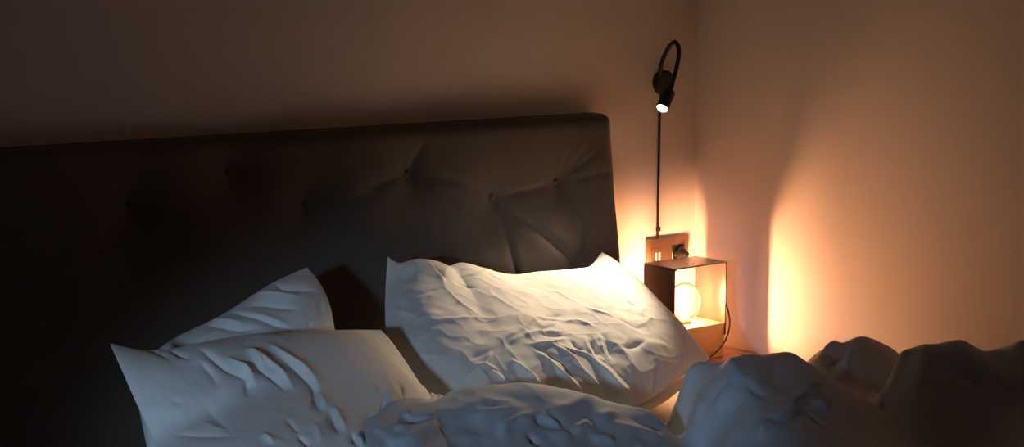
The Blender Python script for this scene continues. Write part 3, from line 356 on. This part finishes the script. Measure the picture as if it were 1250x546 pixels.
# ------------------------------------------------------------------ pillows
FOLD = {'A': (.75, .8), 'B': (.95, .3), 'C': (1., .4), 'U': (1, .5)}   # how strong the drawn folds and the small creases are
TOPS = []      # surfaces already lying on the bed, to rest the next ones on
def height_under(X, Y, grids, cell=.006):
    """height of the given surfaces under each (X, Y), smoothed a little; -9 where there is none"""
    n = 400; Hm = np.full((n, n), -9.)
    for G in grids:
        i = np.clip(((G[..., 0] + 2.3) / cell).astype(int), 0, n - 1).ravel(); j = np.clip(((G[..., 1] + 2.3) / cell).astype(int), 0, n - 1).ravel()
        np.maximum.at(Hm, (i, j), G[..., 2].ravel())
    sh = lambda A: [np.roll(np.roll(A, a, 0), b, 1) for a in (-1, 0, 1) for b in (-1, 0, 1)]
    Hp = np.max(sh(Hm), axis=0)
    for _ in range(2):
        K = np.array(sh(Hp)); ok = K > -5
        m = np.where(ok, K, 0).sum(0) / np.maximum(ok.sum(0), 1)
        Hp = np.where(Hp > -5, np.maximum(m, Hm), -9)
    fx = np.clip((X + 2.3) / cell - .5, 0, n - 2); fy = np.clip((Y + 2.3) / cell - .5, 0, n - 2)
    i, j = fx.astype(int), fy.astype(int); a, b = fx - i, fy - j
    q = [Hp[i, j], Hp[i + 1, j], Hp[i, j + 1], Hp[i + 1, j + 1]]
    bil = q[0] * (1 - a) * (1 - b) + q[1] * a * (1 - b) + q[2] * (1 - a) * b + q[3] * a * b
    return np.where(np.min(q, axis=0) > -5, bil, np.max(q, axis=0))

def make_pillow(key, name, label, on=(), seed=1):
    d = PILLOWS[key]; nu, nv = d['nu'], d['nv']
    S, N, prof = pillow_sheet(d['border'], d['bulge'], nu, nv)
    Fr = S + N * (d['bulge'] * prof)[..., None]
    N2 = grid_normals(Fr)
    edge = np.clip(prof * 3, 0, 1)
    Hh = folds(Fr, N2, d['folds'])
    Hh *= FOLD[key][0]
    Hh += FOLD[key][1] * edge * (.0028 * crumple(Fr, 10, seed + 3) + .0014 * crumple(Fr, 22, seed + 4))
    Hh += edge * (.0035 * vnoise(Fr, 7, seed) + .0016 * vnoise(Fr, 17, seed + 1) + .0006 * vnoise(Fr, 42, seed + 2))
    Fr = Fr + N2 * (Hh * np.clip(prof * 6, .25, 1))[..., None]
    Bk = S - N * (d['back'] * prof)[..., None]
    Bk[..., 2] = np.maximum(Bk[..., 2], ZM + .003)
    lim = -np.minimum(.075 + .045 * (1.137 - Bk[..., 2]) / .38, .165) - .01
    Bk[..., 1] = np.minimum(Bk[..., 1], lim)
    Fr[..., 2] = np.maximum(Fr[..., 2], ZM + .006)
    if on:
        g = height_under(Bk[..., 0], Bk[..., 1], on); Bk[..., 2] = np.maximum(Bk[..., 2], g + .004)
        g = height_under(Fr[..., 0], Fr[..., 1], on); Fr[..., 2] = np.maximum(Fr[..., 2], g + .006)
    TOPS.append(Fr)
    n = nu * nv
    inner = {}
    V = Fr.reshape(-1, 3).tolist()
    idx = np.zeros((nv, nu), int)
    for r in range(nv):
        for c in range(nu):
            if r in (0, nv - 1) or c in (0, nu - 1): idx[r, c] = r * nu + c
            else: idx[r, c] = len(V); V.append(Bk[r, c].tolist())
    F = []
    for r in range(nv - 1):
        for c in range(nu - 1):
            a = r * nu + c
            F.append((a, a + nu, a + nu + 1, a + 1))
            F.append((int(idx[r, c]), int(idx[r, c + 1]), int(idx[r + 1, c + 1]), int(idx[r + 1, c])))
    o = grid_mesh(name, V, F, M['linen'])
    tag(o, label, 'pillow', 'white bed pillows')
    return o
make_pillow('U', 'pillow', 'flat shaded pillow lying underneath the brightly lit one, on the white sheet', seed=51)
make_pillow('A', 'pillow', 'bright crumpled white pillow under the wall lamp, its right edge beside the box lamp', on=TOPS[:1], seed=11)
make_pillow('C', 'pillow', 'pillow half hidden behind another, one corner sticking up against the dark headboard', seed=31)
make_pillow('B', 'pillow', 'bluish white pillow in front of the half hidden one, its left corner pointing out', seed=21)

# ------------------------------------------------------------------ duvet
def make_duvet():
    fit = tps_fit(DUVET_PTS)
    nx, ny = 400, 290
    X, Y = np.meshgrid(np.linspace(-2.12, -.03, nx), np.linspace(-.56, -2.1, ny))
    Z = tps_eval(fit, X, Y)
    S = np.stack([X, Y, Z], -1)
    N = grid_normals(S)
    if N[..., 2].mean() < 0: N = -N
    Hh = folds(S, N, DUVET_FOLDS)
    Hh = Hh + .0015 * crumple(S, 7, 44) + .0012 * crumple(S, 17, 45)
    Hh += .004 * vnoise(S, 5, 41) + .0015 * vnoise(S, 14, 42) + .001 * vnoise(S, 34, 43)
    P = S + N * Hh[..., None]
    low = np.where(X < -.35, ZM + .004, .40)
    low = np.maximum(low, height_under(P[..., 0], P[..., 1], TOPS) + .007)
    val = P[..., 2] - low
    P[..., 2] = np.maximum(P[..., 2], low)
    thr = -.03
    keep = val > thr
    # slide the first hidden row onto the true rim so the hem is a clean line
    Q = P.copy(); bestv = np.full(val.shape, -1.)
    for a in (-1, 0, 1):
        for b in (-1, 0, 1):
            if a == 0 and b == 0: continue
            nv_ = np.roll(np.roll(val, a, 0), b, 1); nP = np.roll(np.roll(P, a, 0), b, 1)
            m = (~keep) & (nv_ > thr) & (nv_ > bestv)
            t = np.clip((thr - val) / np.maximum(nv_ - val, 1e-6), 0, 1)[..., None]
            Q = np.where(m[..., None], P + (nP - P) * t, Q); bestv = np.where(m, nv_, bestv)
    P = Q
    F = []; used = {}; V = []
    def vid(r, c):
        k = r * nx + c
        if k not in used: used[k] = len(V); V.append(P[r, c].tolist())
        return used[k]
    for r in range(ny - 1):
        for c in range(nx - 1):
            if keep[r:r + 2, c:c + 2].any():
                F.append((vid(r, c), vid(r + 1, c), vid(r + 1, c + 1), vid(r, c + 1)))
    o = grid_mesh('duvet', V, F, M['duvet'])
    tag(o, 'rumpled blue-grey duvet thrown back in mounds across the bed', 'duvet')
make_duvet()

# ------------------------------------------------------------------ nightstand
NZ = .525
root = thing('nightstand', 'wooden nightstand wedged between the bed and the wall under the box lamp', 'nightstand', (-.17, -.18, 0))
obj('top', box(bmesh.new(), (-.335, -.37, NZ - .02), (-.004, -.004, NZ), .003), M['oak'], root)
obj('cabinet_body', box(bmesh.new(), (-.325, -.345, .12), (-.008, -.006, NZ - .0205), .003), M['oak'], root)
d = obj('drawer', box(bmesh.new(), (-.32, -.363, .33), (-.013, -.3455, NZ - .028), .003), M['oak'], root)
bm = bmesh.new(); lathe(bm, [(0, 0), (.006, 0), (.006, .012), (.012, .016), (.012, .022), (0, .024)], Matrix.Translation((-.165, -.363, .41)) @ Matrix.Rotation(PI / 2, 4, 'X'), 20)
k = obj('knob', bm, M['black']); k.parent = d; k.data.transform(Matrix.Translation(-root.location)); 
for x in (-.3, -.035):
    for y in (-.32, -.035):
        obj('leg', box(bmesh.new(), (x - .015, y - .015, 0), (x + .015, y + .015, .12), .003), M['oak'], root)

# ------------------------------------------------------------------ box lamp
BX0, BX1, BY0, BY1, BZ1 = -.272, -.092, -.21, -.10, .766
BT = .611
T = .004
root = thing('table_lamp', 'open bronze box lamp with a round glowing bulb on a wooden block, on the nightstand', 'lamp', (-.182, -.155, NZ))
obj('block', box(bmesh.new(), (BX0 + T, BY0 + .002, NZ + .0005), (BX1 - T, BY1 - .002, BT), .0015), M['pine'], root)
bm = bmesh.new()
for lo, hi in (((BX0, BY0, NZ + .055), (BX0 + T, BY1, BZ1 - T)), ((BX1 - T, BY0, NZ + .055), (BX1, BY1, BZ1 - T)), ((BX0, BY0, BZ1 - T), (BX1, BY1, BZ1))):
    box(bm, lo, hi, .0008, 1)
obj('metal_frame', bm, M['bronze'], root)
bc = Vector((-.1825, -.155, .668))
bm = bmesh.new(); lathe(bm, [(0, BT), (.017, BT), (.0175, BT + .002), (.0165, BT + .006), (.0145, BT + .008), (0, BT + .008)], Matrix.Translation((bc.x, bc.y, 0)), 28)
obj('socket', bm, M['brass'], root)
R_ = .046
bulb_prof = [(.0135, BT + .006 - bc.z)]
for a in range(-70, 91, 8):
    bulb_prof.append((R_ * math.cos(math.radians(a)), R_ * math.sin(math.radians(a))))
bulb_prof.append((0, R_))
bm = bmesh.new(); lathe(bm, bulb_prof, Matrix.Translation(bc), 48)
bulb = obj('bulb', bm, M['glass'], root)
bm = bmesh.new()
for k in range(4):
    a = k * PI / 2 + .5
    x, y = .006 * math.cos(a), .006 * math.sin(a)
    tube(bm, [(bc.x + x * .6, bc.y + y * .6, bc.z - .038), (bc.x + x, bc.y + y, bc.z), (bc.x + x * .4, bc.y + y * .4, bc.z + .03)], .0011, 8, 10)
f = obj('filament', bm, M['filament']); f.parent = bulb; f.data.transform(Matrix.Translation(-root.location))
bm = bmesh.new(); tube(bm, [(bc.x, bc.y, BT + .007), (bc.x, bc.y, bc.z - .03)], .0035, 12, 6)
f = obj('glass_stem', bm, M['glass']); f.parent = bulb; f.data.transform(Matrix.Translation(-root.location))
bm = bmesh.new()
tube(bm, [(-.0885, -.165, .69), (-.0885, -.19, .675), (-.0868, -.207, .65), (-.0835, -.213, .622), (-.0865, -.216, .598), (-.097, -.2165, .572), (-.118, -.2155, .549), (-.15, -.218, .534), (-.19, -.222, .528),
          (-.25, -.22, .528), (-.29, -.19, .528), (-.3, -.12, .528), (-.285, -.06, .53), (-.27, -.02, .58), (-.2, -.02, .66), (-.11, -.03, .71), (-.078, -.045, .745), (-.068, -.044, .757)], .0021, 8, 160)
obj('cord', bm, M['cord'], root)
bm = bmesh.new()
lathe(bm, [(0, 0), (.0165, 0), (.0175, .004), (.0165, .018), (.011, .026), (.006, .034), (0, .035)], Matrix.Translation((-.068, -.0105, .76)) @ Matrix.Rotation(PI / 2, 4, 'X'), 24)
obj('plug', bm, M['dark_plastic'], root)

# ------------------------------------------------------------------ wall outlet
root = thing('wall_outlet', 'bronze double wall outlet plate with charging slots above the nightstand', 'outlet', (-.103, 0, .762))
obj('plate', box(bmesh.new(), (-.176, -.009, .719), (-.03, -.0005, .804), .002), M['plate'], root)
bm = bmesh.new(); box(bm, (-.162, -.0105, .738), (-.120, -.0088, .780), .0008, 1)
p = obj('charger_module', bm, M['plate'], root)
for x in (-.1475, -.1355):
    obj('charging_port', box(bmesh.new(), (x - .0035, -.0118, .748), (x + .0035, -.0104, .768), .0006, 1), M['white_plastic'], root)
bm = bmesh.new(); box(bm, (-.090, -.0105, .738), (-.046, -.0088, .782), .001, 1)
obj('socket_insert', bm, M['dark_plastic'], root)

# ------------------------------------------------------------------ reading lamp
root = thing('reading_lamp', 'black gooseneck reading lamp on the wall, its small head shining down on the bed', 'lamp', (-.127, 0, 1.205))
bm = bmesh.new()
mtx = Matrix.Translation((-.128, -.0005, 1.203)) @ Matrix.Rotation(PI / 2, 4, 'X')
lathe(bm, [(0, 0), (.029, 0), (.031, .003), (.031, .017), (.028, .021), (0, .022)], mtx, 40)
obj('wall_mount', bm, M['black'], root)
aim = Vector((-.66, -.305, .81))
head_end = Vector((-.217, -.10, 1.1448))       # centre of the lens
ax = (aim - head_end).normalized()
top = Vector((-.1726, -.08, 1.1865))
HEAD_AX = (head_end - top).normalized()
HEAD_LEN = (head_end - top).length
bm = bmesh.new()
tube(bm, [(-.1475, -.014, 1.215), (-.149, -.02, 1.2261), (-.1512, -.025, 1.2469), (-.1498, -.035, 1.2717), (-.1448, -.05, 1.2965), (-.1424, -.065, 1.306), (-.1434, -.078, 1.2952), (-.1483, -.085, 1.2732), (-.1547, -.085, 1.245), (-.1605, -.08, 1.2146), tuple(top)], .0054, 12, 100)
obj('gooseneck', bm, M['black'], root)
q = HEAD_AX.to_track_quat('Z', 'Y').to_matrix().to_4x4()
bm = bmesh.new()
lathe(bm, [(0, -.004), (.006, -.004), (.008, 0), (.0145, .004), (.016, .008), (.016, HEAD_LEN), (.0145, HEAD_LEN), (.0135, HEAD_LEN - .004), (0, HEAD_LEN - .004)], Matrix.Translation(top) @ q, 32)
hd = obj('lamp_head', bm, M['black'], root)
bm = bmesh.new(); lathe(bm, [(0, HEAD_LEN + .0005), (.006, HEAD_LEN), (.012, HEAD_LEN - .002), (.0132, HEAD_LEN - .0036), (0, HEAD_LEN - .0036)], Matrix.Translation(top) @ q, 28)
ln = obj('lens', bm, M['lens']); ln.parent = hd; ln.data.transform(Matrix.Translation(-root.location))
bm = bmesh.new(); tube(bm, [(-.132, -.0045, 1.18), (-.1335, -.0035, 1.1), (-.1345, -.0035, 1.0), (-.1355, -.0035, .9), (-.1365, -.0045, .83), (-.1375, -.006, .80)], .0032, 10, 60)
obj('cord', bm, M['cord'], root)
bm = bmesh.new(); box(bm, (-.1405, -.011, .822), (-.1305, -.0006, .834), .002); obj('cord_clip', bm, M['black'], root)

# ------------------------------------------------------------------ light
def light(name, typ, loc, target, energy, col, **kw):
    l = bpy.data.lights.new(name, typ); l.energy = energy; l.color = col
    for k, v in kw.items(): setattr(l, k, v)
    o = bpy.data.objects.new(name, l); C.objects.link(o); o.location = loc
    o.rotation_euler = (Vector(target) - Vector(loc)).to_track_quat('-Z', 'Y').to_euler()
    return o
light('reading_lamp_light', 'SPOT', head_end + HEAD_AX * .004, aim, 53., (1, .76, .5), spot_size=math.radians(47), spot_blend=.75, shadow_soft_size=.008)
bpy.data.materials['glowing_filament'].node_tree.nodes['Principled BSDF'].inputs['Emission Strength'].default_value = 1750.
light('added_cool_spot', 'SPOT', (XL + .3, (WY0 + WY1) / 2, 1.38), (-1.56, -.84, .49), 155., (.45, .70, 1), spot_size=math.radians(23.5), spot_blend=.5, shadow_soft_size=.10)  # added spot that throws cool light on the bed; true source unknown

w = bpy.data.worlds.new('night'); bpy.context.scene.world = w; w.use_nodes = True
w.node_tree.nodes['Background'].inputs['Color'].default_value = (.02, .025, .035, 1)
w.node_tree.nodes['Background'].inputs['Strength'].default_value = 0.0

# ------------------------------------------------------------------ camera
cam = bpy.data.cameras.new('camera'); co = bpy.data.objects.new('camera', cam); C.objects.link(co)
cam.sensor_fit = 'HORIZONTAL'; cam.sensor_width = 36; cam.lens = 36 * 2000 / 1250
cam.clip_start = .05
yaw, pit = math.radians(38), math.radians(8.05)
co.location = (-2.99, -3.05, 1.43)
co.rotation_euler = (PI / 2 - pit, 0, -yaw)
sc = bpy.context.scene
sc.camera = co
sc.view_settings.view_transform = 'Standard'; sc.view_settings.look = 'None'
sc.view_settings.gamma = 1; sc.view_settings.use_curve_mapping = False
sc.view_settings.exposure = 0
try:
    sc.cycles.use_denoising = True
    sc.cycles.max_bounces = 8; sc.cycles.sample_clamp_indirect = 8
except Exception: pass
